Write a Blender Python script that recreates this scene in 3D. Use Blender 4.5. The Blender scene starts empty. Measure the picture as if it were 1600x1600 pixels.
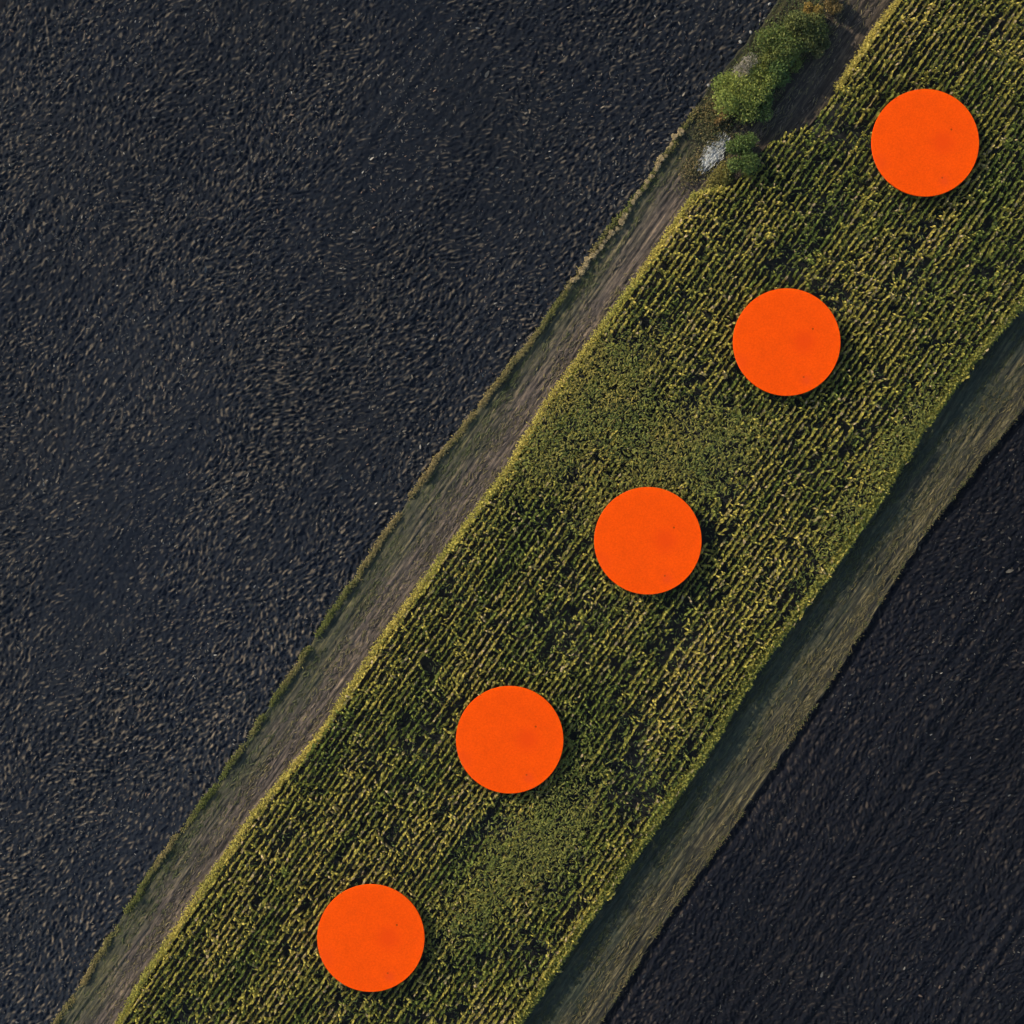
import bpy, math
import numpy as np
from mathutils import Vector

sc = bpy.context.scene
COL = sc.collection
R = math.radians

# ------------------------------------------------------------------ camera, sky, sun, exposure
CAM_H = 220.0
PX = 12.0                                     # photograph pixels per metre on the ground
cd = bpy.data.cameras.new("Camera")
cd.sensor_width = 36.0
cd.lens = 36.0 * CAM_H / (1600 / PX)
cd.clip_start = 1.0
cd.clip_end = 12000.0
cam = bpy.data.objects.new("Camera", cd)
cam.location = (0, 0, CAM_H)
COL.objects.link(cam)
sc.camera = cam

SUN_EL = 24.0
SUN_DIR = Vector((0.83, -0.557))              # the way the light travels over the ground
SUN_DIR.normalize()
w = bpy.data.worlds.new("World")
sc.world = w
w.use_nodes = True
nt = w.node_tree
sky = nt.nodes.new("ShaderNodeTexSky")
sky.sky_type = 'NISHITA'
sky.sun_disc = False
sky.sun_elevation = R(SUN_EL)
sky.sun_rotation = math.atan2(-SUN_DIR.x, -SUN_DIR.y)
bg = nt.nodes["Background"]
nt.links.new(sky.outputs[0], bg.inputs[0])
bg.inputs[1].default_value = 0.15

sd = bpy.data.lights.new("Sun", 'SUN')
sd.energy = 4.4
sd.angle = R(0.6)
sd.color = (1.0, 0.87, 0.68)
so = bpy.data.objects.new("Sun", sd)
L = Vector((SUN_DIR.x * math.cos(R(SUN_EL)), SUN_DIR.y * math.cos(R(SUN_EL)), -math.sin(R(SUN_EL))))
so.rotation_euler = L.to_track_quat('-Z', 'Y').to_euler()
so.location = (-60, 40, 90)
COL.objects.link(so)

sc.view_settings.view_transform = 'Standard'
sc.view_settings.look = 'None'
sc.view_settings.gamma = 1.0
sc.view_settings.exposure = 0.30

# ------------------------------------------------------------------ helpers
rng = np.random.default_rng(11)
TH = R(55.1)
D = np.array([math.cos(TH), math.sin(TH)])    # along the rows
N = np.array([math.sin(TH), -math.cos(TH)])   # across the rows, towards the lower right


def w2uv(p):
    p = np.asarray(p, float)
    return p @ N, p @ D


def uv2w(u, v):
    return u * N[0] + v * D[0], u * N[1] + v * D[1]


def px2w(p, z=0.0):
    p = np.asarray(p, float)
    f = (CAM_H - z) / CAM_H
    return np.stack([(p[..., 0] - 800) / PX, (800 - p[..., 1]) / PX], -1) * f


def edge(pts, z=0.0):
    u, v = w2uv(px2w(pts, z))
    o = np.argsort(v)
    u, v = u[o], v[o]
    u = np.concatenate([[u[0] - (u[1] - u[0]) / (v[1] - v[0]) * 60], u, [u[-1] + (u[-1] - u[-3]) / (v[-1] - v[-3]) * 60]])
    v = np.concatenate([[v[0] - 60], v, [v[-1] + 60]])
    return lambda q: np.interp(q, v, u)


E_FIELD = edge([(85, 1600), (150, 1500), (250, 1340), (345, 1215), (490, 1000), (590, 850), (680, 720), (840, 520),
                (900, 430), (945, 365), (1010, 285), (1065, 200), (1112, 130), (1190, 38), (1215, 0)])
E_CROP_L = edge([(185, 1600), (215, 1545), (330, 1370), (400, 1270), (500, 1150), (590, 1010), (700, 860), (790, 740),
                 (858, 625), (910, 555), (1000, 430), (1088, 302), (1140, 290), (1198, 222), (1265, 190), (1310, 140),
                 (1370, 45), (1405, 0)], 1.9)
E_CROP_R = edge([(820, 1600), (920, 1450), (1000, 1340), (1105, 1190), (1190, 1050), (1280, 930), (1365, 810),
                 (1440, 690), (1510, 590), (1600, 485)], 1.9)
E_VERGE_R = edge([(940, 1600), (1040, 1440), (1150, 1290), (1250, 1140), (1310, 1050), (1390, 920), (1450, 830),
                  (1520, 740), (1600, 640)], 0.3)

G = 1440
CELL = 0.13
SPAN = G * CELL
_k = np.fft.fftfreq(G, CELL) * 2 * np.pi
KU, KV = np.meshgrid(_k, _k, indexing='ij')


def gauss_field(su, sv, seed):
    """smooth random field over (u, v), unit variance; su, sv are sigmas in metres"""
    r = np.random.default_rng(seed)
    f = np.fft.fft2(r.standard_normal((G, G)))
    f = f * np.exp(-0.5 * ((KU * su) ** 2 + (KV * sv) ** 2))
    f[0, 0] = 0
    h = np.real(np.fft.ifft2(f))
    return h / h.std()


def sample(F, u, v):
    a = (np.asarray(u) / CELL) % G
    b = (np.asarray(v) / CELL) % G
    i = np.floor(a).astype(int); j = np.floor(b).astype(int)
    fa = a - i; fb = b - j
    i %= G; j %= G
    i2 = (i + 1) % G; j2 = (j + 1) % G
    return (F[i, j] * (1 - fa) + F[i2, j] * fa) * (1 - fb) + (F[i, j2] * (1 - fa) + F[i2, j2] * fa) * fb


def clod_field(seed, long=0.20, short=0.10, spread=1.0, tilt=0.0):
    """elongated clods thrown at wandering angles about the furrow direction"""
    r = np.random.default_rng(seed)
    W = np.fft.fft2(r.standard_normal((G, G)))
    ang = gauss_field(1.6, 2.2, seed + 1) * spread * 0.6 + gauss_field(5, 7, seed + 2) * spread * 0.4 + tilt
    nb = 9
    bins = np.linspace(-1.5, 1.5, nb)
    step = bins[1] - bins[0]
    out = np.zeros((G, G))
    for b in bins:
        c, s = math.cos(b), math.sin(b)
        a = KU * s + KV * c            # along the clod
        q = KU * c - KV * s            # across it
        f = np.exp(-0.5 * ((a * long) ** 2 + (q * short) ** 2)) - 0.75 * np.exp(-0.5 * ((a * long * 1.5) ** 2 + (q * short * 2.4) ** 2))
        h = np.real(np.fft.ifft2(W * f))
        h /= h.std()
        wt = np.clip(1 - np.abs(np.clip(ang, -1.5, 1.5) - b) / step, 0, 1)
        out += h * wt
    return out / out.std()


def link(name, me, parent=None):
    o = bpy.data.objects.new(name, me)
    COL.objects.link(o)
    if parent is not None:
        o.parent = parent
    return o


def tag(o, label=None, cat=None, group=None, kind=None):
    if label: o["label"] = label
    if cat: o["category"] = cat
    if group: o["group"] = group
    if kind: o["kind"] = kind
    return o


def np_mesh(name, verts, quads, mat, smooth=False, col=None, attr=None):
    me = bpy.data.meshes.new(name)
    verts = np.ascontiguousarray(verts, np.float32); quads = np.ascontiguousarray(quads, np.int32)
    k = quads.shape[1]
    me.vertices.add(len(verts)); me.vertices.foreach_set("co", verts.ravel())
    me.loops.add(quads.size); me.loops.foreach_set("vertex_index", quads.ravel())
    me.polygons.add(len(quads))
    me.polygons.foreach_set("loop_start", np.arange(0, quads.size, k, dtype=np.int32))
    me.polygons.foreach_set("use_smooth", np.full(len(quads), smooth, bool))
    me.update(calc_edges=True)
    if col is not None:
        a = me.attributes.new("tint", 'FLOAT_COLOR', 'POINT')
        c = np.ones((len(verts), 4), np.float32); c[:, :3] = col
        a.data.foreach_set("color", c.ravel())
    if attr is not None:
        for n_, x in attr.items():
            a = me.attributes.new(n_, 'FLOAT', 'POINT')
            a.data.foreach_set("value", np.ascontiguousarray(x, np.float32))
    me.materials.append(mat)
    return me


def strip_grid(eL, eR, vs, nu, heights, keep=85.0):
    """grid between two edges; returns verts, quads, u, v, t"""
    a, b = eL(vs), eR(vs)
    t = np.linspace(0, 1, nu)
    U = a[:, None] + (b - a)[:, None] * t[None]
    V = np.repeat(vs[:, None], nu, 1)
    T = np.repeat(t[None], len(vs), 0)
    X, Y = uv2w(U, V)
    Z = heights(U, V, T)
    verts = np.stack([X, Y, Z], -1).reshape(-1, 3)
    i = np.arange(len(vs) - 1)[:, None] * nu + np.arange(nu - 1)[None]
    q = np.stack([i, i + 1, i + nu + 1, i + nu], -1).reshape(-1, 4)
    return verts, q, T.ravel()


# ------------------------------------------------------------------ materials
class NB:
    """small node-building helper"""
    def __init__(s, name):
        s.m = bpy.data.materials.new(name); s.m.use_nodes = True
        s.t = s.m.node_tree; s.b = s.t.nodes["Principled BSDF"]
        s.out = s.t.nodes["Material Output"]
        s.b.inputs["Specular IOR Level"].default_value = 0.12
        s.b.inputs["Roughness"].default_value = 0.95
        g = s.t.nodes.new("ShaderNodeNewGeometry")
        s.pos = g.outputs["Position"]

    def n(s, typ, **k):
        x = s.t.nodes.new(typ)
        for a, b in k.items():
            setattr(x, a, b)
        return x

    def l(s, a, b): s.t.links.new(a, b)

    def mapped(s, scale=(1, 1, 1), rot=0.0, src=None):
        m = s.n("ShaderNodeMapping", vector_type='POINT')
        r = s.n("ShaderNodeVectorRotate", rotation_type='Z_AXIS')
        s.l(src or s.pos, r.inputs["Vector"]); r.inputs["Angle"].default_value = rot
        s.l(r.outputs[0], m.inputs["Vector"]); m.inputs["Scale"].default_value = scale
        return m.outputs[0]

    def noise(s, vec, scale, detail=4, rough=0.55):
        x = s.n("ShaderNodeTexNoise")
        s.l(vec, x.inputs["Vector"]); x.inputs["Scale"].default_value = scale
        x.inputs["Detail"].default_value = detail; x.inputs["Roughness"].default_value = rough
        return x.outputs["Fac"]

    def ramp(s, fac, stops):
        x = s.n("ShaderNodeValToRGB")
        e = x.color_ramp.elements
        while len(e) < len(stops): e.new(0.5)
        for q, (p, c) in zip(e, stops):
            q.position = p; q.color = (*c, 1) if len(c) == 3 else c
        s.l(fac, x.inputs[0])
        return x.outputs[0]

    def mix(s, f, a, b, mode='MIX'):
        x = s.n("ShaderNodeMix", data_type='RGBA', blend_type=mode)
        for sock, val in ((x.inputs[0], f), (x.inputs[6], a), (x.inputs[7], b)):
            if hasattr(val, 'links') or hasattr(val, 'is_linked'): s.l(val, sock)
            else: sock.default_value = val if not isinstance(val, tuple) else (*val, 1)[:4]
        return x.outputs[2]

    def attr(s, name):
        x = s.n("ShaderNodeAttribute"); x.attribute_name = name
        return x

    def bump(s, h, strength, dist):
        x = s.n("ShaderNodeBump"); s.l(h, x.inputs["Height"])
        x.inputs["Strength"].default_value = strength; x.inputs["Distance"].default_value = dist
        s.l(x.outputs[0], s.b.inputs["Normal"])

    def base(s, c): s.l(c, s.b.inputs["Base Color"])


def soil_material(name, dark, mid, light, dry):
    m = NB(name)
    big = m.noise(m.pos, 0.035, 4, 0.6)
    fine = m.noise(m.mapped((1.0, 0.45, 1), R(90) - TH), 2.6, 5, 0.7)
    c = m.ramp(fine, [(0.30, dark), (0.52, mid), (0.78, light)])
    tint = m.ramp(big, [(0.32, (0.88, 0.92, 1.0)), (0.5, (1, 1, 1)), (0.68, (1.14, 1.06, 0.98))])
    c = m.mix(1.0, c, tint, 'MULTIPLY')
    c = m.mix(m.attr("dry").outputs["Fac"], c, dry)          # dried crumbs, plus sunlit clod tops painted paler
    dark_tint = m.ramp(m.attr("darken").outputs["Fac"], [(0.0, (1, 1, 1)), (1.0, (0.52, 0.55, 0.60))])  # random moisture and the painted vignette both darken the soil
    m.base(m.mix(1.0, c, dark_tint, 'MULTIPLY'))
    m.bump(m.noise(m.pos, 5.0, 4, 0.7), 0.6, 0.05)
    return m.m


M_SOIL = soil_material("ploughed_soil", (0.0075, 0.0118, 0.0205), (0.0118, 0.0158, 0.0235), (0.031, 0.032, 0.032), (0.168, 0.134, 0.094))
M_SOIL2 = soil_material("dark_soil", (0.0036, 0.0054, 0.0108), (0.0056, 0.0070, 0.0122), (0.0185, 0.0168, 0.0165), (0.075, 0.058, 0.045))
M_CROPSOIL = soil_material("crop_soil", (0.014, 0.016, 0.018), (0.02, 0.021, 0.02), (0.035, 0.033, 0.026), (0.05, 0.045, 0.035))


def track_material(name, stops_a, stops_b, cut, soft):
    m = NB(name)
    streak = m.noise(m.mapped((1.0, 0.06, 1), R(90) - TH), 3.0, 5, 0.66)
    blot = m.noise(m.mapped((1.0, 0.4, 1), R(90) - TH), 0.35, 4, 0.6)
    ca = m.ramp(streak, stops_a)
    cb = m.ramp(streak, stops_b)
    t = m.attr("across").outputs["Fac"]
    a = m.n("ShaderNodeMath", operation='MULTIPLY_ADD')
    m.l(blot, a.inputs[0]); a.inputs[1].default_value = 1.1; m.l(t, a.inputs[2])
    mr = m.n("ShaderNodeMapRange", interpolation_type='SMOOTHSTEP')
    m.l(a.outputs[0], mr.inputs[0])
    mr.inputs[1].default_value = cut + 0.55 - soft; mr.inputs[2].default_value = cut + 0.55 + soft
    c = m.mix(mr.outputs[0], ca, cb)
    fine = m.noise(m.mapped((1.0, 0.35, 1), R(90) - TH), 3.4, 4, 0.75)
    c = m.mix(1.0, c, m.ramp(fine, [(0.3, (0.58, 0.60, 0.64)), (0.7, (1.5, 1.45, 1.35))]), 'MULTIPLY')
    dark_tint = m.ramp(m.attr("darken").outputs["Fac"], [(0.0, (1, 1, 1)), (1.0, (0.42, 0.43, 0.42))])
    c = m.mix(1.0, c, dark_tint, 'MULTIPLY')
    m.base(c)
    m.bump(m.noise(m.pos, 4.0, 4, 0.7), 0.5, 0.05)
    return m.m


M_TRACK_L = track_material("verge_track",
                           [(0.3, (0.028, 0.034, 0.025)), (0.5, (0.058, 0.058, 0.038)), (0.72, (0.16, 0.14, 0.06))],
                           [(0.34, (0.040, 0.034, 0.030)), (0.5, (0.090, 0.073, 0.062)), (0.66, (0.22, 0.165, 0.115))], 0.42, 0.30)
M_TRACK_R = track_material("stubble_track",
                           [(0.3, (0.018, 0.027, 0.020)), (0.5, (0.034, 0.042, 0.030)), (0.72, (0.07, 0.072, 0.042))],
                           [(0.34, (0.018, 0.018, 0.017)), (0.5, (0.044, 0.040, 0.027)), (0.66, (0.18, 0.15, 0.075))], 0.5, 0.32)


def leaf_material(name, transl=0.25, gain=1.0):
    m = NB(name)
    c = m.attr("tint").outputs["Color"]
    v = m.noise(m.pos, 1.7, 3, 0.6)
    c = m.mix(1.0, c, m.ramp(v, [(0.3, (0.8, 0.82, 0.85)), (0.7, (1.2, 1.18, 1.1))]), 'MULTIPLY')
    m.base(c)
    m.b.inputs["Roughness"].default_value = 0.7
    if transl:
        tr = m.n("ShaderNodeBsdfTranslucent"); m.l(c, tr.inputs[0])
        mx = m.n("ShaderNodeMixShader"); mx.inputs[0].default_value = transl
        m.l(m.b.outputs[0], mx.inputs[1]); m.l(tr.outputs[0], mx.inputs[2])
        m.l(mx.outputs[0], m.out.inputs[0])
    return m.m


M_CROP = leaf_material("crop_leaf", 0.2)
M_LEAF = leaf_material("shrub_leaf", 0.38)
M_GRASS = leaf_material("grass_blade", 0.15)
M_STRAW = leaf_material("straw", 0.0)

mb = NB("bark")
mb.base(mb.ramp(mb.noise(mb.pos, 6, 4, 0.6), [(0.3, (0.05, 0.04, 0.03)), (0.7, (0.14, 0.11, 0.085))]))
M_BARK = mb.m

mst = NB("pale_stone")
mst.base(mst.ramp(mst.noise(mst.pos, 5, 4, 0.6), [(0.3, (0.18, 0.17, 0.15)), (0.7, (0.34, 0.33, 0.30))]))
M_STONE = mst.m

# ------------------------------------------------------------------ ground
gm = bpy.data.meshes.new("ground")
S = 4000.0
gm.from_pydata([(-S, -S, -0.6), (S, -S, -0.6), (S, S, -0.6), (-S, S, -0.6)], [], [(0, 1, 2, 3)])
gm.materials.append(M_SOIL2)
tag(link("ground", gm), kind="structure")

CLOD = clod_field(21, spread=0.6)
CLOD2 = clod_field(57, long=0.20, short=0.10, spread=0.5)
GRIT = gauss_field(0.10, 0.12, 23)
AMP = gauss_field(3.0, 4.5, 25)
FLECK = clod_field(71, long=0.25, short=0.08, spread=0.5, tilt=0.1)
MOIST = gauss_field(7, 11, 73)
ROLL = gauss_field(2.2, 3.5, 31)
FURROW = gauss_field(0.35, 9.0, 33)
RUT = gauss_field(0.11, 2.2, 35)
HUM = gauss_field(0.22, 0.3, 37)
DRIFT = gauss_field(1.2, 6.0, 39)

VS = np.arange(-97, 97, 0.13)


def clip_faces(verts, q, lim):
    c = verts[q].mean(1)
    q = q[(np.abs(c[:, 0]) < lim) & (np.abs(c[:, 1]) < lim)]
    used = np.zeros(len(verts), bool); used[q.ravel()] = True
    idx = np.cumsum(used) - 1
    return verts[used], idx[q], used


def soil_h(U, V, T):
    c = sample(CLOD, U, V)
    a = 1.0 + 0.22 * np.clip(sample(AMP, U, V), -2, 2)
    h = a * (0.062 * np.where(c > 0, np.abs(c) ** 1.15, -0.7 * np.abs(c) ** 0.8) + 0.042 * sample(GRIT, U, V)) + 0.05 * sample(ROLL, U, V) + 0.035 * sample(FURROW, U, V)
    return h - 0.02


far_l = lambda q: np.full_like(q, -92.0)
vt, q, T = strip_grid(far_l, lambda q: E_FIELD(q) + 0.35, VS, 640, soil_h)
vt, q, us = clip_faces(vt, q, 74)


def soil_attrs(vt, du, gain, dx, dy):
    u, v = w2uv(vt[:, :2])
    f = sample(FLECK, u + du, v) + 0.16 * sample(AMP, u + du, v) + 0.18 * sample(CLOD, u, v)
    dry = np.clip((f - 0.45) / 1.5, 0, 1) ** 1.3 * gain  # dried crumbs, plus sunlit clod tops painted paler
    darken = np.clip(0.40 + 0.14 * sample(MOIST, u + du, v) + dx * vt[:, 0] / 66 + dy * vt[:, 1] / 66, 0, 1)  # random moisture, plus vignette shading painted in toward the top and right
    return {"dry": dry, "darken": darken}


tag(link("ploughed_field", np_mesh("ploughed_field", vt, q, M_SOIL, True, attr=soil_attrs(vt, 0, 1.0, -0.10, 0.38))), kind="structure")


def soil2_h(U, V, T):
    d = U - E_VERGE_R(V)
    h = 0.055 * sample(CLOD2, U, V) + 0.035 * sample(GRIT, U + 50, V) + 0.05 * sample(ROLL, U + 40, V) + 0.068 * sample(FURROW, U + 30, V)
    h = h - 0.10 - 0.38 * np.exp(-((d - 0.45) / 0.5) ** 2) + 0.1 * np.exp(-((d - 1.6) / 0.4) ** 2)
    return h


far_r = lambda q: np.full_like(q, 92.0)
vt, q, T = strip_grid(lambda q: E_VERGE_R(q) - 0.25, far_r, VS, 560, soil2_h)
vt, q, us = clip_faces(vt, q, 74)
tag(link("ploughed_field", np_mesh("dark_ploughed_field", vt, q, M_SOIL2, True, attr=soil_attrs(vt, 55, 0.75, 0.45, 0.1))), kind="structure")


def crop_h(U, V, T):
    return -0.05 + 0.05 * sample(HUM, U, V) + 0.05 * np.cos(U * 2 * np.pi / 0.8)


vt, q, T = strip_grid(lambda q: E_CROP_L(q) + 0.05, lambda q: E_CROP_R(q) - 0.05, np.arange(-98, 98, 0.4), 150, crop_h)
vt, q, us = clip_faces(vt, q, 76)
tag(link("crop_soil", np_mesh("crop_soil", vt, q, M_CROPSOIL, True)), kind="structure")

WOB = gauss_field(0.3, 0.6, 41)
WOB1 = lambda v: 0.10 * sample(WOB, np.full_like(v, 11.0), v)


def trackl_h(U, V, T):
    h = 0.17 + 0.035 * sample(RUT, U, V) + 0.025 * sample(HUM, U, V) + 0.03 * sample(DRIFT, U, V)
    return h - 0.35 * (T < 0.01)


vt, q, T = strip_grid(lambda q: E_FIELD(q) + WOB1(q), lambda q: E_CROP_L(q) + 0.3, VS, 90, trackl_h)
vt, q, us = clip_faces(vt, q, 76)


def darken_l(vt):
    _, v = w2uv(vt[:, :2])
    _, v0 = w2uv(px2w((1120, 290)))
    return 0.85 / (1 + np.exp(-(v - v0) / 1.6))  # track turns darker from the shrubs' lower end upwards


tag(link("field_track", np_mesh("field_track", vt, q, M_TRACK_L, True, attr={"across": T[us], "darken": darken_l(vt)})), kind="structure")


def trackr_h(U, V, T):
    h = 0.24 + 0.035 * sample(RUT, U + 17, V) + 0.02 * sample(HUM, U, V) + 0.03 * sample(DRIFT, U, V)
    return h - 0.45 * (T > 0.99)


vt, q, T = strip_grid(lambda q: E_CROP_R(q) - 0.3, lambda q: E_VERGE_R(q) + WOB1(q + 37), VS, 90, trackr_h)
vt, q, us = clip_faces(vt, q, 76)
tag(link("field_track", np_mesh("stubble_track", vt, q, M_TRACK_R, True, attr={"across": T[us]})), kind="structure")


# ------------------------------------------------------------------ blades: many small curved leaves as arrays
def blades(base, az, length, width, rise, droop, col, seg=2, roll=None):
    """each blade: base point, azimuth, horizontal reach, width, how far it rises, how far its tip falls"""
    n = len(az)
    dx, dy = np.cos(az), np.sin(az)
    if roll is None: roll = rng.uniform(-0.6, 0.6, n)
    ts = np.linspace(0, 1, seg + 1)
    V = np.zeros((n, seg + 1, 2, 3))
    for k, t in enumerate(ts):
        r = length * t
        z = rise * (1 - (1 - min(t * 1.6, 1)) ** 2) - droop * max(t - 0.35, 0) ** 2 / 0.4225
        wv = width * (0.75 if k == 0 else (1.0 if k < seg else 0.3)) * 0.5
        cx = base[:, 0] + dx * r; cy = base[:, 1] + dy * r; cz = base[:, 2] + z
        for s, sg in enumerate((-1, 1)):
            V[:, k, s, 0] = cx - dy * wv * sg * np.cos(roll)
            V[:, k, s, 1] = cy + dx * wv * sg * np.cos(roll)
            V[:, k, s, 2] = cz + wv * sg * np.sin(roll)
    verts = V.reshape(-1, 3)
    b = np.arange(n)[:, None] * (seg + 1) * 2 + np.arange(seg)[None] * 2
    q = np.stack([b, b + 1, b + 3, b + 2], -1).reshape(-1, 4)
    C = np.repeat(col, (seg + 1) * 2, 0)
    return verts, q, C


def merge(parts):
    vs, qs, cs, o = [], [], [], 0
    for v, q, c in parts:
        vs.append(v); qs.append(q + o); cs.append(c); o += len(v)
    return np.concatenate(vs), np.concatenate(qs), np.concatenate(cs)


# ------------------------------------------------------------------ the five discs: where they lie
DISC_Z = 2.45
DISC_T = 0.30
DISC_PX = [(1446, 223), (1229.5, 534.5), (1012.5, 845), (796.5, 1156), (579.5, 1466)]
DISC_R = 84 / PX * (CAM_H - DISC_Z - DISC_T) / CAM_H
DISC_W = px2w(DISC_PX, DISC_Z + DISC_T)

# ------------------------------------------------------------------ the crop
PATCH = gauss_field(2.2, 3.5, 51)
PATCH2 = gauss_field(0.9, 1.3, 53)
YEL = gauss_field(1.6, 4.0, 55)
ROWVAR = gauss_field(0.22, 4.0, 59)


def blob(u, v, px, ru, rv):
    a, b = w2uv(px2w(px))
    return np.exp(-((u - a) / ru) ** 2 - ((v - b) / rv) ** 2)


def weedy(u, v):
    return (1.2 * blob(u, v, (930, 600), 6.5, 9) + blob(u, v, (1050, 700), 7, 7) + blob(u, v, (850, 700), 4.5, 8) + 0.7 * blob(u, v, (1140, 700), 4, 7)
            + 0.95 * blob(u, v, (850, 1290), 5, 9) + 0.6 * blob(u, v, (760, 1410), 4, 7) + 0.6 * blob(u, v, (950, 800), 4, 6) + 0.85 * blob(u, v, (1400, 690), 2.8, 11)
            + 0.6 * blob(u, v, (1300, 850), 2.5, 8))


row = 0.76
sp = 0.54
us_ = np.arange(-40, 45, row)
vs_ = np.arange(-96, 96, sp)
U, V = np.meshgrid(us_, vs_, indexing='ij')
U = U + 0.05 * sample(WOB, U * 3, V * 0.3) + rng.normal(0, 0.035, U.shape)
V = V + rng.normal(0, 0.16, U.shape)
U, V = U.ravel(), V.ravel()
X, Y = uv2w(U, V)
ok = (U > E_CROP_L(V) + 0.1 + rng.normal(0, 0.12, U.shape)) & (U < E_CROP_R(V) - 0.25 + rng.normal(0, 0.15, U.shape)) & (np.abs(X) < 76) & (np.abs(Y) < 76)
wd = weedy(U, V)
gap = 0.75 * sample(PATCH2, U, V) + 0.45 * sample(PATCH, U, V) + 0.95 * sample(ROWVAR, U, V)
dL = U - E_CROP_L(V)
dR = E_CROP_R(V) - U
ok &= (rng.uniform(0, 1, U.shape) < np.clip(0.96 - 0.5 * np.clip(gap - 0.55, 0, 1.3) - 0.5 * np.clip(wd, 0, 1) + 0.6 * np.exp(-dL / 1.0) + 0.35 * np.exp(-dR / 1.0), 0.2, 1)) 
U, V, X, Y, wd, dL, dR, gap = (a[ok] for a in (U, V, X, Y, wd, dL, dR, gap))
n = len(U)
hgt = 2.05 + 0.15 * rng.standard_normal(n) - 0.16 * np.clip(gap, -0.5, 1.5) - 0.25 * np.clip(wd, 0, 1) + 0.15 * np.exp(-dL / 0.8)
hgt = np.clip(hgt, 0.9, 2.4)
yel = (sample(YEL, U, V) + 1.0 * sample(ROWVAR, U + 31, V) + 1.3 * blob(U, V, (520, 1360), 6, 16) + 0.9 * blob(U, V, (1010, 1110), 5, 10)
       - 1.6 * blob(U, V, (860, 1290), 5.5, 12) - 1.5 * blob(U, V, (1400, 680), 3, 16) - 0.9 * blob(U, V, (700, 1150), 6, 10) - 1.0 * blob(U, V, (1560, 120), 8, 14))
# base colours of a plant: green, olive, yellowing, dry
c_green = np.array([0.165, 0.195, 0.038]); c_olive = np.array([0.315, 0.285, 0.055])
c_yel = np.array([0.49, 0.395, 0.085]); c_dry = np.array([0.42, 0.32, 0.17])
a = np.clip(0.58 + 0.30 * yel - 0.12 * np.clip(gap, -1, 2) + 0.2 * rng.standard_normal(n) + 0.45 * np.exp(-dL / 1.0), 0, 1.5)  # left edge yellowed to paint in its sunlit side
pc = np.where(a[:, None] < 0.6, c_green + (c_olive - c_green) * (a / 0.6)[:, None], c_olive + (c_yel - c_olive) * np.clip((a - 0.6) / 0.9, 0, 1)[:, None])
dry = rng.uniform(0, 1, n) < (0.025 + 0.03 * np.clip(yel, 0, 2))
pc = np.where(dry[:, None], pc * 0.5 + c_dry * 0.5, pc)
ROWAZ = TH
plane = np.where(rng.uniform(0, 1, n) < 0.86, ROWAZ + rng.normal(0, 0.16, n), ROWAZ + np.pi / 2 + rng.normal(0, 0.4, n))
parts = []
NB_ = 7
psize = np.clip(np.exp(rng.normal(0, 0.2, n)), 0.6, 1.5)
for k in range(NB_):
    f = k / (NB_ - 1)                     # 0 low leaf .. 1 top leaf
    az = plane + (k % 2) * np.pi + rng.normal(0, 0.22, n)
    z = hgt * (0.32 + 0.5 * f) + rng.normal(0, 0.05, n)
    ln = psize * (0.58 - 0.16 * f) * rng.uniform(0.7, 1.2, n)
    wdt = psize * (0.15 + 0.04 * (f > 0.4)) * rng.uniform(0.8, 1.25, n)
    rise = (0.14 + 0.22 * f) * rng.uniform(0.6, 1.3, n)
    droop = (0.42 - 0.12 * f) * rng.uniform(0.5, 1.3, n)
    off = rng.normal(0, 0.03, (n, 2))
    dl = (rng.uniform(0, 1, n) < 0.05 + 0.04 * np.clip(yel, 0, 2))[:, None]
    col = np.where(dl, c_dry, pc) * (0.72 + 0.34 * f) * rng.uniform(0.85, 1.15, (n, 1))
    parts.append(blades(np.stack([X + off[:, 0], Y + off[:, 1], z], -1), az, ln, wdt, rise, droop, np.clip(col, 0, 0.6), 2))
# stalk and tassel
for az0 in (0, np.pi / 2):
    az = ROWAZ + az0 + rng.normal(0, 0.3, n)
    dx, dy = np.cos(az) * 0.03, np.sin(az) * 0.03
    z1 = hgt + rng.uniform(0.0, 0.12, n)
    v4 = np.stack([np.stack([X - dx, Y - dy, X * 0 - 0.1], -1), np.stack([X + dx, Y + dy, X * 0 - 0.1], -1),
                   np.stack([X + dx, Y + dy, z1], -1), np.stack([X - dx, Y - dy, z1], -1)], 1)
    parts.append((v4.reshape(-1, 3), np.arange(n * 4).reshape(-1, 4), np.repeat(pc * 0.8, 4, 0)))
# undergrowth between the plants, and thick olive weeds in the patches
m = 110000
u = rng.uniform(-40, 45, m); v = rng.uniform(-96, 96, m)
x, y = uv2w(u, v)
wd2 = np.clip(weedy(u, v) + 0.12 * sample(PATCH, u + 9, v), 0, 1.1)
g2 = 0.75 * sample(PATCH2, u, v) + 0.45 * sample(PATCH, u, v)
keep = (u > E_CROP_L(v) + 0.1) & (u < E_CROP_R(v) - 0.3) & (np.abs(x) < 76) & (np.abs(y) < 76) & (rng.uniform(0, 1, m) < 0.48 + 0.55 * wd2)
u, v, x, y, wd2, g2 = (q_[keep] for q_ in (u, v, x, y, wd2, g2))
m = len(u)
z = np.clip(rng.uniform(0.25, 1.35, m) + wd2 * rng.uniform(0.5, 1.05, m), 0, 1.95)
cu = np.where((wd2 > 0.3)[:, None], np.array([0.20, 0.185, 0.045]), np.array([0.115, 0.150, 0.045])) * rng.uniform(0.7, 1.3, (m, 1))
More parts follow.
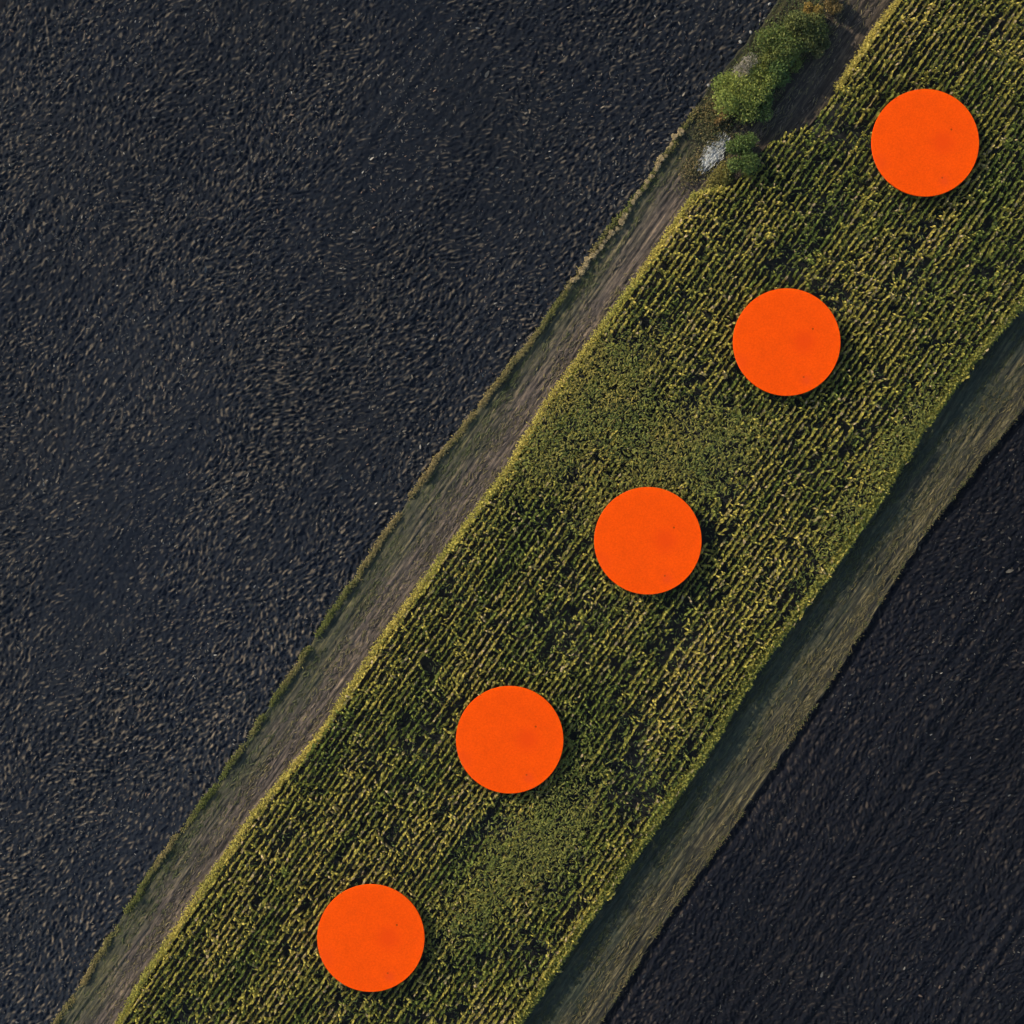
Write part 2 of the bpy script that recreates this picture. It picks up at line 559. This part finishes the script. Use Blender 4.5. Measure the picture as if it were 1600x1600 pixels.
parts.append(blades(np.stack([x, y, z], -1), rng.uniform(0, 2 * np.pi, m), rng.uniform(0.25, 0.55, m), rng.uniform(0.08, 0.17, m),
                    rng.uniform(0.05, 0.25, m), rng.uniform(0.05, 0.25, m), cu, 2))
# fine weeds matting over the crop in the olive patches
m = 210000
u = rng.uniform(-40, 45, m); v = rng.uniform(-96, 96, m)
x, y = uv2w(u, v)
wd3 = np.clip(weedy(u, v) + 0.10 * sample(PATCH, u + 9, v), 0, 1.0)
keep = (u > E_CROP_L(v) + 0.3) & (u < E_CROP_R(v) - 0.4) & (np.abs(x) < 76) & (np.abs(y) < 76) & (rng.uniform(0, 1, m) < 1.1 * wd3 - 0.14)
u, v, x, y, wd3 = (q_[keep] for q_ in (u, v, x, y, wd3))
m = len(u)
ol = np.clip(0.5 + 0.3 * sample(PATCH2, u + 21, v) + rng.normal(0, 0.25, m), 0, 1)[:, None]
brn = np.clip(blob(u, v, (950, 650), 12, 14) * 1.5, 0, 1)[:, None]
ol = ol * (0.35 + 0.65 * brn)
cu = (np.array([0.155, 0.175, 0.040]) * (1 - ol) + np.array([0.255, 0.21, 0.048]) * ol) * rng.uniform(0.85, 1.12, (m, 1))
parts.append(blades(np.stack([x, y, 1.62 + 0.38 * wd3 + rng.normal(0, 0.1, m)], -1), TH + rng.normal(0, 0.9, m) + np.pi * rng.integers(0, 2, m),
                    rng.uniform(0.3, 0.7, m), rng.uniform(0.10, 0.2, m), rng.uniform(0.02, 0.14, m), rng.uniform(0.05, 0.2, m), cu, 2))
# filler leaves added on the right edge to thicken the crop's shadow
m = 16000
v = rng.uniform(-96, 96, m)
u = E_CROP_R(v) - 0.35 - np.abs(rng.normal(0, 0.4, m))
x, y = uv2w(u, v)
keep = (np.abs(x) < 76) & (np.abs(y) < 76)
x, y = x[keep], y[keep]; m = len(x)
cu = (c_green + (c_olive - c_green) * rng.uniform(0.1, 0.9, (m, 1))) * rng.uniform(0.55, 0.95, (m, 1))
parts.append(blades(np.stack([x, y, rng.uniform(0.2, 1.65, m)], -1), rng.uniform(0, 2 * np.pi, m), rng.uniform(0.3, 0.6, m), rng.uniform(0.14, 0.26, m),
                    rng.uniform(0.05, 0.3, m), rng.uniform(0.1, 0.4, m), cu, 2))
cv, cq, cc = merge(parts)
# nothing grows up through a disc
for c in DISC_W:
    under = (cv[:, 0] - c[0]) ** 2 + (cv[:, 1] - c[1]) ** 2 < (DISC_R + 0.1) ** 2
    cv[under, 2] = np.minimum(cv[under, 2], DISC_Z - 0.02)
o = link("leafy_crop", np_mesh("leafy_crop", cv, cq, M_CROP, False, cc))
tag(o, "green and yellowing crop growing in rows across the long strip between the two dark ploughed fields", "crop", kind="stuff")

# ------------------------------------------------------------------ straw on the ploughed soil
m = 90000
u = rng.uniform(-92, 92, m); v = rng.uniform(-96, 96, m)
x, y = uv2w(u, v)
left = u < E_FIELD(v) - 0.2
right = u > E_VERGE_R(v) + 0.3
dens = np.where(left, 0.42 + 0.22 * sample(PATCH, u, v), 0.30 + 0.15 * sample(PATCH, u, v))
keep = (left | right) & (np.abs(x) < 73) & (np.abs(y) < 73) & (rng.uniform(0, 1, m) < dens)
u, v, x, y, left = (q_[keep] for q_ in (u, v, x, y, left))
m = len(u)
z = np.where(left, soil_h(u, v, u), soil2_h(u, v, u)) + 0.03
size = np.exp(rng.normal(-2.0, 0.38, m))
pal = np.array([[0.13, 0.118, 0.10], [0.16, 0.14, 0.115], [0.11, 0.11, 0.105], [0.18, 0.125, 0.095], [0.30, 0.28, 0.25]])
col = pal[rng.choice(5, m, p=[0.3, 0.25, 0.3, 0.1, 0.05])] * rng.uniform(0.5, 1.1, (m, 1)) * np.where(left, 0.85, 0.62)[:, None]
bl = blades(np.stack([x, y, z], -1), TH + rng.normal(0, 0.75, m), size * 1.6, size * 0.75, size * 0.2, size * 0.1, col, 2)
o = link("straw_litter", np_mesh("straw_litter", *bl[:2], M_STRAW, False, bl[2]))
tag(o, "scattered flecks of straw lying on the dark ploughed soil", "straw", kind="stuff")

# ------------------------------------------------------------------ grass of the verges
parts = []
for (eL, eR, cnt, za, mode) in ((E_FIELD, E_CROP_L, 30000, 0.17, 0), (E_CROP_R, E_VERGE_R, 30000, 0.24, 1)):
    v = rng.uniform(-96, 96, cnt); t = rng.uniform(0.02, 0.98, cnt)
    u = eL(v) + (eR(v) - eL(v)) * t
    x, y = uv2w(u, v)
    st = sample(RUT, u + 3, v) + 0.6 * sample(DRIFT, u, v)
    keep = (np.abs(x) < 75) & (np.abs(y) < 75) & (st + rng.normal(0, 0.6, cnt) > 0.1)
    u, v, x, y, t, st = (q_[keep] for q_ in (u, v, x, y, t, st))
    k = len(u)
    gr = np.array([0.075, 0.085, 0.035]); stw = np.array([0.19, 0.155, 0.07]); mv = np.array([0.14, 0.11, 0.085])
    if mode == 0:
        f = np.clip((t - 0.3) * 3 + rng.normal(0, 0.4, k), 0, 1)[:, None]
        c = gr * (1 - f) + np.where(rng.uniform(0, 1, (k, 1)) < 0.4, stw, mv) * f
    else:
        f = np.clip((t - 0.35) * 2.5 + rng.normal(0, 0.4, k), 0, 1)[:, None]
        c = (gr * (1 - f) + stw * f) * 0.72
    c = c * rng.uniform(0.5, 1.5, (k, 1))
    parts.append(blades(np.stack([x, y, np.full(k, za)], -1), TH + rng.normal(0, 0.35, k) + np.pi * rng.integers(0, 2, k),
                        rng.uniform(0.3, 0.9, k), rng.uniform(0.05, 0.11, k), rng.uniform(0.03, 0.12, k), rng.uniform(0, 0.06, k), c, 2))
bl = merge(parts)
o = link("verge_grass", np_mesh("verge_grass", *bl[:2], M_GRASS, False, bl[2]))
tag(o, "short worn grass and stubble streaking both tracks beside the crop", "grass", kind="stuff")

# taller fringe on the lips of the verges and dry weeds coloured bright to paint the crop's sunlit edge
parts = []
EDGEC = gauss_field(0.5, 3.0, 61)
EDGEH = gauss_field(0.4, 0.55, 63)
cnt = 26000
v = rng.uniform(-96, 96, cnt)
eh = sample(EDGEH, np.full(cnt, 5.0), v)
ec = sample(EDGEC, np.full(cnt, 5.0), v)
u = E_FIELD(v) + WOB1(v) + 0.12 + rng.normal(0, 0.16, cnt)
x, y = uv2w(u, v)
_, vA = w2uv(px2w((880, 455))); _, vB = w2uv(px2w((1075, 190)))
sel = ((v < vA) | (rng.uniform(0, 1, cnt) < 0.3)) & (v < vB + 2) & (np.abs(x) < 75) & (np.abs(y) < 75) & (eh + rng.normal(0, 0.5, cnt) > -0.9)
u, v, x, y, eh, ec = (q_[sel] for q_ in (u, v, x, y, eh, ec))
k = len(u)
f = np.clip(0.5 + 0.45 * ec + rng.normal(0, 0.2, k), 0, 1)[:, None]
c = (np.array([0.15, 0.165, 0.042]) * (1 - f) + np.array([0.33, 0.25, 0.11]) * f) * rng.uniform(0.7, 1.15, (k, 1))
hh = (0.42 + 0.16 * eh)
parts.append(blades(np.stack([x, y, np.full(k, 0.1)], -1), rng.uniform(0, 2 * np.pi, k), rng.uniform(0.15, 0.4, k), rng.uniform(0.06, 0.13, k),
                    np.clip(hh, 0.15, 0.8) * rng.uniform(0.6, 1.1, k), rng.uniform(0, 0.2, k), c, 2))
cnt = 16000
v = rng.uniform(-96, 96, cnt)
u = E_CROP_L(v) - 0.05 + rng.normal(0, 0.22, cnt)
x, y = uv2w(u, v)
_, vC = w2uv(px2w((1110, 280))); _, vD = w2uv(px2w((1310, 145)))
sel = ((v < vC) | (v > vD)) & (np.abs(x) < 75) & (np.abs(y) < 75)
v, x, y = v[sel], x[sel], y[sel]
k = len(x)
f = np.clip(0.5 + 0.4 * sample(EDGEC, np.full(k, 50.0), v) + rng.normal(0, 0.2, k), 0, 1)[:, None]
c = (np.array([0.32, 0.30, 0.06]) * (1 - f) + np.array([0.50, 0.40, 0.09]) * f) * rng.uniform(0.7, 1.1, (k, 1))
parts.append(blades(np.stack([x, y, rng.uniform(0.15, 1.5, k)], -1), rng.uniform(0, 2 * np.pi, k), rng.uniform(0.2, 0.5, k),
                    rng.uniform(0.06, 0.13, k), rng.uniform(0.1, 0.35, k), rng.uniform(0, 0.2, k), c, 2))
cnt = 7000
v = rng.uniform(-96, 96, cnt)
u = E_VERGE_R(v) - 0.25 + rng.normal(0, 0.16, cnt)
x, y = uv2w(u, v)
sel = (np.abs(x) < 75) & (np.abs(y) < 75) & (sample(EDGEH, np.full(cnt, 60.0), v) > -0.3)
x, y = x[sel], y[sel]; k = len(x)
c = np.where(rng.uniform(0, 1, (k, 1)) < 0.5, np.array([0.14, 0.15, 0.05]), np.array([0.22, 0.17, 0.08])) * rng.uniform(0.6, 1.1, (k, 1))
parts.append(blades(np.stack([x, y, np.full(k, 0.2)], -1), rng.uniform(0, 2 * np.pi, k), rng.uniform(0.1, 0.3, k), rng.uniform(0.04, 0.09, k),
                    rng.uniform(0.05, 0.2, k), rng.uniform(0, 0.1, k), c, 2))
# the low scrubby growth around the shrubs
for (px_, sp_, cnt, zz, c1, c2) in (((1200, 100), (26, 70), 5200, 0.55, (0.075, 0.105, 0.035), (0.13, 0.14, 0.05)),
                                    ((1255, 40), (24, 30), 1600, 0.5, (0.06, 0.075, 0.03), (0.12, 0.10, 0.045)),
                                    ((1118, 178), (22, 28), 1300, 0.6, (0.10, 0.10, 0.04), (0.20, 0.15, 0.06)),
                                    ((1110, 215), (20, 16), 700, 0.4, (0.09, 0.09, 0.045), (0.15, 0.13, 0.06)),
                                    ((1085, 262), (12, 26), 700, 0.35, (0.11, 0.105, 0.05), (0.21, 0.16, 0.07)),
                                    ((1120, 278), (8, 22), 900, 0.8, (0.17, 0.15, 0.04), (0.26, 0.22, 0.06))):
    a0, b0 = w2uv(px2w(px_))
    u = a0 + rng.normal(0, sp_[0] / PX / 1.5, cnt); v = b0 + rng.normal(0, sp_[1] / PX / 1.5, cnt)
    x, y = uv2w(u, v)
    kk = u > E_FIELD(v) + 0.2
    x, y = x[kk], y[kk]; k = len(x)
    c = np.where(rng.uniform(0, 1, (k, 1)) < 0.6, np.array(c1), np.array(c2)) * rng.uniform(0.7, 1.2, (k, 1))
    parts.append(blades(np.stack([x, y, 0.15 + rng.uniform(0, zz, k)], -1), rng.uniform(0, 2 * np.pi, k), rng.uniform(0.15, 0.45, k),
                        rng.uniform(0.06, 0.14, k), rng.uniform(0.05, 0.3, k), rng.uniform(0, 0.2, k), c, 2))
bl = merge(parts)
o = link("long_grass", np_mesh("long_grass", *bl[:2], M_GRASS, False, bl[2]))
tag(o, "taller green and straw coloured grass fringing the field edges and the foot of the shrubs", "grass", kind="stuff")

# ------------------------------------------------------------------ pale tufts in a line on the left field's lip
def tuft_mesh(seed, r=0.42, h=0.55):
    g = np.random.default_rng(seed)
    k = 110
    ang = g.uniform(0, 2 * np.pi, k); rad = r * 0.5 * np.sqrt(g.uniform(0, 1, k))
    base = np.stack([1.7 * rad * np.cos(ang), 1.7 * rad * np.sin(ang), h * 0.35 * (1 - (rad / r / 0.5) ** 2)], -1)
    ang = g.uniform(0, 2 * np.pi, k)
    f = g.uniform(0, 1, (k, 1))
    col = (np.array([0.40, 0.33, 0.17]) * (1 - f) + np.array([0.56, 0.43, 0.25]) * f) * g.uniform(0.75, 1.1, (k, 1))
    bl = blades(base, ang + g.normal(0, 0.5, k), r * g.uniform(0.4, 0.75, k), g.uniform(0.07, 0.14, k), h * g.uniform(0.6, 1.1, k), 0.6 * h * g.uniform(0.2, 1, k), col, 3)
    return np_mesh("dry_grass_tuft", *bl[:2], M_GRASS, False, bl[2])


tufts = [tuft_mesh(100 + i) for i in range(4)]
path = np.array([(1066, 200), (1046, 232), (1028, 258), (1012, 284), (994, 308), (978, 336), (962, 358), (943, 382), (922, 404), (906, 430), (885, 452)], float)
seg = np.linalg.norm(np.diff(path, axis=0), axis=1)
acc = np.concatenate([[0], np.cumsum(seg)])
ss = np.cumsum(rng.uniform(7.5, 12.5, 60)); ss = ss[ss < acc[-1]]
for i, s in enumerate(ss):
    p = np.array([np.interp(s, acc, path[:, 0]), np.interp(s, acc, path[:, 1])]) + rng.normal(0, 1.2, 2)
    wx, wy = px2w(p)
    o = link("dry_grass_tuft", tufts[i % 4])
    o.location = (wx, wy, 0.08)
    o.rotation_euler = (0, 0, rng.uniform(0, 6.28))
    k = rng.uniform(0.55, 1.05)
    o.scale = (k, k, k * rng.uniform(0.85, 1.15))
    tag(o, "pale dry grass tuft on the ploughed field's lip, in the beaded line below the shrubs", "grass tuft", "pale grass tufts beaded along the field edge")


# ------------------------------------------------------------------ shrubs
def shrub(px, r_px, h, nleaf, cols, label, ell=1.0, rot=0.0, sparse=0.0, lump=6, seed=0, leaf=0.34):
    g = np.random.default_rng(900 + seed)
    wx, wy = px2w(px, h * 0.6)
    root = bpy.data.objects.new("shrub", None)
    root.location = (wx, wy, 0.1)
    COL.objects.link(root)
    tag(root, label, "shrub", "shrubs on the verge")
    r = r_px / PX * 1.2
    nleaf = int(nleaf * 1.25)
    # lumps of foliage
    la = g.uniform(0, 2 * np.pi, lump); lr = r * 0.62 * np.sqrt(g.uniform(0.05, 1, lump))
    lx = lr * np.cos(la) * ell; ly = lr * np.sin(la)
    h = h * 1.2
    lz = h * g.uniform(0.36, 0.80, lump) * (1 - 0.3 * (lr / r) ** 2)
    ls = r * g.uniform(0.30, 0.50, lump)
    lt = g.uniform(0, 1, lump)
    c, s = math.cos(rot), math.sin(rot)
    lx, ly = lx * c - ly * s, lx * s + ly * c
    pick = g.choice(lump, nleaf, p=ls ** 2 / (ls ** 2).sum())
    d = g.standard_normal((nleaf, 3)); d /= np.linalg.norm(d, axis=1)[:, None]
    rad = g.uniform(0.25, 1, nleaf) ** 0.35 * (1 + 0.15 * g.standard_normal(nleaf))
    P = np.stack([lx[pick], ly[pick], lz[pick]], -1) + d * (rad * ls[pick])[:, None] * np.array([1, 1, 0.8])
    P[:, 2] = np.clip(P[:, 2], 0.12, None)
    A = np.array(cols[0]); B = np.array(cols[1])
    f = np.clip(lt[pick] * 0.7 + g.normal(0.22, 0.25, nleaf), 0, 1)[:, None]
    col = (A * (1 - f) + B * f) * g.uniform(1.0, 1.8, (nleaf, 1))
    # leaf clumps: two crossed small quads each
    ax = g.standard_normal((nleaf, 3)) + d * 0.4; ax /= np.linalg.norm(ax, axis=1)[:, None]
    bx = np.cross(ax, g.standard_normal((nleaf, 3))); bx /= np.linalg.norm(bx, axis=1)[:, None]
    sz = leaf * g.uniform(0.55, 1.25, (nleaf, 1)) * 0.5
    q4 = np.stack([P - ax * sz, P + bx * sz * 0.6, P + ax * sz, P - bx * sz * 0.6], 1).reshape(-1, 3)
    crown = link("crown", np_mesh("crown", q4, np.arange(nleaf * 4).reshape(-1, 4), M_LEAF, False, np.repeat(np.clip(col, 0, 0.7), 4, 0)), root)
    # stems: tapered limbs from the ground to each lump
    V, Q = [], []
    for k in range(lump):
        a = np.array([lx[k] * 0.12, ly[k] * 0.12, -0.1]); b = np.array([lx[k] * 0.55, ly[k] * 0.55, lz[k] * 0.55]); e = np.array([lx[k], ly[k], lz[k] + ls[k] * 0.4])
        o0 = len(V)
        for p, rr in ((a, 0.10), (b, 0.065), (e, 0.02)):
            for j in range(6):
                t = j * math.pi / 3
                V.append((p[0] + rr * math.cos(t), p[1] + rr * math.sin(t), p[2]))
        for ring in range(2):
            for j in range(6):
                Q.append((o0 + ring * 6 + j, o0 + ring * 6 + (j + 1) % 6, o0 + ring * 6 + 6 + (j + 1) % 6, o0 + ring * 6 + 6 + j))
    link("stem", np_mesh("stem", np.array(V), np.array(Q), M_BARK, True), root)
    return root


GRN = [(0.12, 0.165, 0.042), (0.23, 0.25, 0.06)]
DGR = [(0.06, 0.105, 0.036), (0.115, 0.16, 0.045)]
OLV = [(0.10, 0.11, 0.035), (0.20, 0.16, 0.05)]
GRY = [(0.16, 0.155, 0.11), (0.33, 0.29, 0.25)]
shrub((1152, 148), 38, 3.2, 5200, GRN, "broad yellow-green shrub at the lower left end of the shrub clump, nearest the pale patch", 1.1, R(10), seed=1, lump=9)
shrub((1163, 108), 23, 3.3, 1700, GRY, "greyish half-bare shrub on the left side of the clump, beside the dark ploughed field", 1.0, seed=2, lump=6, leaf=0.2)
shrub((1210, 78), 34, 3.4, 4400, [(0.075, 0.11, 0.03), (0.16, 0.165, 0.045)], "round green shrub in the middle of the clump with a brownish patch on top", 1.1, R(40), seed=3, lump=8)
shrub((1218, 112), 27, 2.6, 3000, DGR, "dark green shrub on the track side of the clump, right of the greyish shrub", 1.25, R(50), seed=4, lump=6)
shrub((1185, 165), 26, 2.0, 2400, DGR, "low dark green shrub in the shade at the clump's bottom edge", 1.3, R(30), seed=5, lump=6)
shrub((1252, 52), 32, 3.0, 3600, [(0.06, 0.085, 0.03), (0.13, 0.14, 0.045)], "green shrub with a tan crown near the upper right end of the clump", 1.15, R(30), seed=6, lump=8)
shrub((1268, 20), 20, 3.3, 1800, [(0.15, 0.125, 0.035), (0.27, 0.18, 0.05)], "small ochre-yellow shrub at the top right end of the clump", 1.0, seed=7, lump=5)
shrub((1278, 70), 18, 1.9, 1200, [(0.05, 0.075, 0.028), (0.12, 0.12, 0.05)], "low dull shrub jutting out over the dirt track at the clump's right", 1.1, R(40), seed=8, lump=5)
shrub((1306, 2), 17, 2.0, 1100, [(0.09, 0.08, 0.035), (0.17, 0.12, 0.05)], "brown shrub cut by the photograph's top edge, above the ochre shrub", 1.1, R(40), seed=9, lump=5)
shrub((1188, 128), 27, 3.0, 3000, GRN, "green shrub filling the clump between the broad lower shrub and the middle one", 1.2, R(45), seed=13, lump=7)
shrub((1232, 82), 28, 3.0, 3000, [(0.08, 0.12, 0.034), (0.17, 0.19, 0.05)], "green shrub between the middle shrub and the low dull one at the track", 1.2, R(45), seed=14, lump=7)
shrub((1160, 240), 27, 2.9, 3200, [(0.06, 0.10, 0.03), (0.115, 0.15, 0.04)], "lone bright green shrub beside the crop, right of the pale whitish patch", 1.35, R(50), seed=10, lump=7)
shrub((1142, 274), 15, 1.7, 900, [(0.08, 0.10, 0.03), (0.18, 0.16, 0.045)], "small yellowish shrub at the crop's corner, below the lone bright green shrub", 1.3, R(55), seed=11, lump=4)
shrub((1128, 184), 13, 1.0, 600, [(0.12, 0.10, 0.04), (0.26, 0.17, 0.07)], "little rust-tinged shrub between the pale patch and the broad shrub", 1.0, seed=12, lump=4)

# pale whitish patch of dead stems, combed along the track
g = np.random.default_rng(77)
k = 1500
a0, b0 = w2uv(px2w((1112, 243)))
u = a0 + np.clip(g.normal(0, 0.48, k), -1.3, 1.3); v = b0 + np.clip(g.normal(0, 1.1, k), -2.8, 2.8)
x, y = uv2w(u, v)
col = np.array([0.74, 0.74, 0.70]) * g.uniform(0.45, 1.1, (k, 1))
wx, wy = px2w((1112, 243))
bl = blades(np.stack([x - wx, y - wy, g.uniform(0, 0.35, k)], -1), TH + g.normal(0, 0.2, k), g.uniform(0.3, 0.8, k), g.uniform(0.04, 0.09, k),
            g.uniform(0.02, 0.15, k), g.uniform(0, 0.1, k), col, 2)
o = link("dead_grass_clump", np_mesh("dead_grass_clump", *bl[:2], M_GRASS, False, bl[2]))
o.location = (wx, wy, 0.17)
tag(o, "pale whitish clump of dead grass on the track, left of the lone green shrub", "dead grass")


# pale stones on the upper end of the field edge
def stone_mesh(seed):
    g = np.random.default_rng(seed)
    V, Q = [], []
    for i, (z, r) in enumerate(((-0.15, 0.30), (0.05, 0.36), (0.2, 0.30), (0.32, 0.14))):
        for j in range(8):
            t = j * math.pi / 4; rr = r * g.uniform(0.8, 1.2)
            V.append((rr * math.cos(t) * 1.2, rr * math.sin(t) * 0.85, z + g.uniform(-0.03, 0.03)))
    for i in range(3):
        for j in range(8):
            Q.append((i * 8 + j, i * 8 + (j + 1) % 8, i * 8 + 8 + (j + 1) % 8, i * 8 + 8 + j))
    for a, b, c, d in ((24, 25, 26, 27), (24, 27, 28, 31), (28, 29, 30, 31)):
        Q.append((a, b, c, d))
    return np_mesh("pale_stone", np.array(V), np.array(Q), M_STONE, False)


for i, (p, s, lb) in enumerate((((1202, 7), 0.9, "pale stone on the field edge nearest the photograph's top edge"),
                                ((1187, 33), 0.6, "smallest pale stone on the field edge, second from the top"),
                                ((1173, 51), 1.0, "brightest pale stone on the field edge, left of the middle shrub"),
                                ((1157, 66), 1.1, "largest pale stone on the field edge, above the greyish shrub"),
                                ((1107, 134), 1.0, "pale stone on the field edge at the left foot of the broad shrub"))):
    o = link("pale_stone", stone_mesh(300 + i))
    wx, wy = px2w(p)
    o.location = (wx, wy, 0.12); o.rotation_euler = (0, 0, TH + 0.4 * i); o.scale = (0.62 * s, 0.62 * s, 0.62 * s)
    tag(o, lb, "stone", "pale stones along the upper field edge")

# ------------------------------------------------------------------ thin haze volume added to lift the dark tones
hm = bpy.data.materials.new("haze")
hm.use_nodes = True
ht = hm.node_tree
ht.nodes.remove(ht.nodes["Principled BSDF"])
pv = ht.nodes.new("ShaderNodeVolumePrincipled")
pv.inputs["Color"].default_value = (0.72, 0.88, 1.0, 1)
pv.inputs["Density"].default_value = 0.00002
pv.inputs["Anisotropy"].default_value = 0.0
ht.links.new(pv.outputs[0], ht.nodes["Material Output"].inputs["Volume"])
hme = bpy.data.meshes.new("haze")
hx, z0, z1 = 4100.0, -1.6, 232.0
hme.from_pydata([(-hx, -hx, z0), (hx, -hx, z0), (hx, hx, z0), (-hx, hx, z0), (-hx, -hx, z1), (hx, -hx, z1), (hx, hx, z1), (-hx, hx, z1)], [],
                [(3, 2, 1, 0), (4, 5, 6, 7), (0, 1, 5, 4), (1, 2, 6, 5), (2, 3, 7, 6), (3, 0, 4, 7)])
hme.materials.append(hm)
tag(link("haze", hme), kind="stuff")

# ------------------------------------------------------------------ orange discs
md = NB("orange_card")
tc = md.n("ShaderNodeTexCoord").outputs["Object"]
gr = md.noise(tc, 4.2, 3, 0.8)
cl = md.noise(tc, 0.45, 3, 0.5)
c = md.ramp(gr, [(0.30, (0.78, 0.062, 0.0010)), (0.5, (0.885, 0.079, 0.0012)), (0.72, (0.96, 0.103, 0.0022))])
c = md.mix(1.0, c, md.ramp(cl, [(0.35, (0.95, 0.93, 1.0)), (0.62, (1, 1, 1))]), 'MULTIPLY')


def spot(px, py, r, soft, colour, amount, c):
    d = md.n("ShaderNodeVectorMath", operation='DISTANCE')
    sx = md.n("ShaderNodeSeparateXYZ"); md.l(tc, sx.inputs[0])
    cb = md.n("ShaderNodeCombineXYZ"); md.l(sx.outputs[0], cb.inputs[0]); md.l(sx.outputs[1], cb.inputs[1])
    md.l(cb.outputs[0], d.inputs[0]); d.inputs[1].default_value = (px, py, 0)
    mr = md.n("ShaderNodeMapRange", interpolation_type='SMOOTHSTEP')
    md.l(d.outputs["Value"], mr.inputs[0])
    mr.inputs[1].default_value = r; mr.inputs[2].default_value = r + soft
    mr.inputs[3].default_value = amount; mr.inputs[4].default_value = 0.0
    return md.mix(mr.outputs[0], c, colour)


for (dx, dy, r, s, colr, am) in ((40, -20.5, 0.05, 0.12, (0.12, 0.01, 0.004), 0.9), (26, 54, 0.05, 0.12, (0.16, 0.01, 0.004), 0.9),
                                 (-45, -69, 0.03, 0.12, (0.3, 0.02, 0.004), 0.7),
                                 (27, 0, 0.3, 1.9, (0.80, 0.058, 0.003), 0.75), (29, 59, 0.1, 0.9, (0.80, 0.065, 0.012), 0.6),
                                 (-72, 30, 0.2, 1.6, (0.84, 0.07, 0.006), 0.5)):
    c = spot(dx / PX, -dy / PX, r, s, colr, am, c)
md.base(c)
md.b.inputs["Specular IOR Level"].default_value = 0.0
md.b.inputs["Roughness"].default_value = 1.0
md.bump(gr, 0.12, 0.03)


def disc_mesh():
    prof = [(DISC_R - 0.05, 0.0), (DISC_R, 0.05), (DISC_R, DISC_T - 0.05), (DISC_R - 0.015, DISC_T - 0.015), (DISC_R - 0.05, DISC_T)]
    n = 192
    V, F = [], []
    for r, z in prof:
        for j in range(n):
            t = 2 * math.pi * j / n
            V.append((r * math.cos(t), r * math.sin(t), z))
    for i in range(len(prof) - 1):
        for j in range(n):
            F.append((i * n + j, i * n + (j + 1) % n, i * n + n + (j + 1) % n, i * n + n + j))
    F.append(tuple(range(n - 1, -1, -1)))
    F.append(tuple((len(prof) - 1) * n + j for j in range(n)))
    me = bpy.data.meshes.new("orange_disc")
    me.from_pydata(V, [], F)
    me.materials.append(md.m)
    return me


dm = disc_mesh()
LB = ["orange disc on the crop at the top right, nearest the shrubs",
      "orange disc lying on the crop second from the top, close to the right-hand track",
      "middle one of the five orange discs, on the crop near the photograph's centre",
      "orange disc second from the bottom, between the middle and the lowest disc",
      "lowest orange disc in the row, on the crop near the photograph's bottom edge"]
for c, lb in zip(DISC_W, LB):
    o = link("orange_disc", dm)
    o.location = (c[0], c[1], DISC_Z)
    tag(o, lb, "disc", "orange discs in a row on the crop")
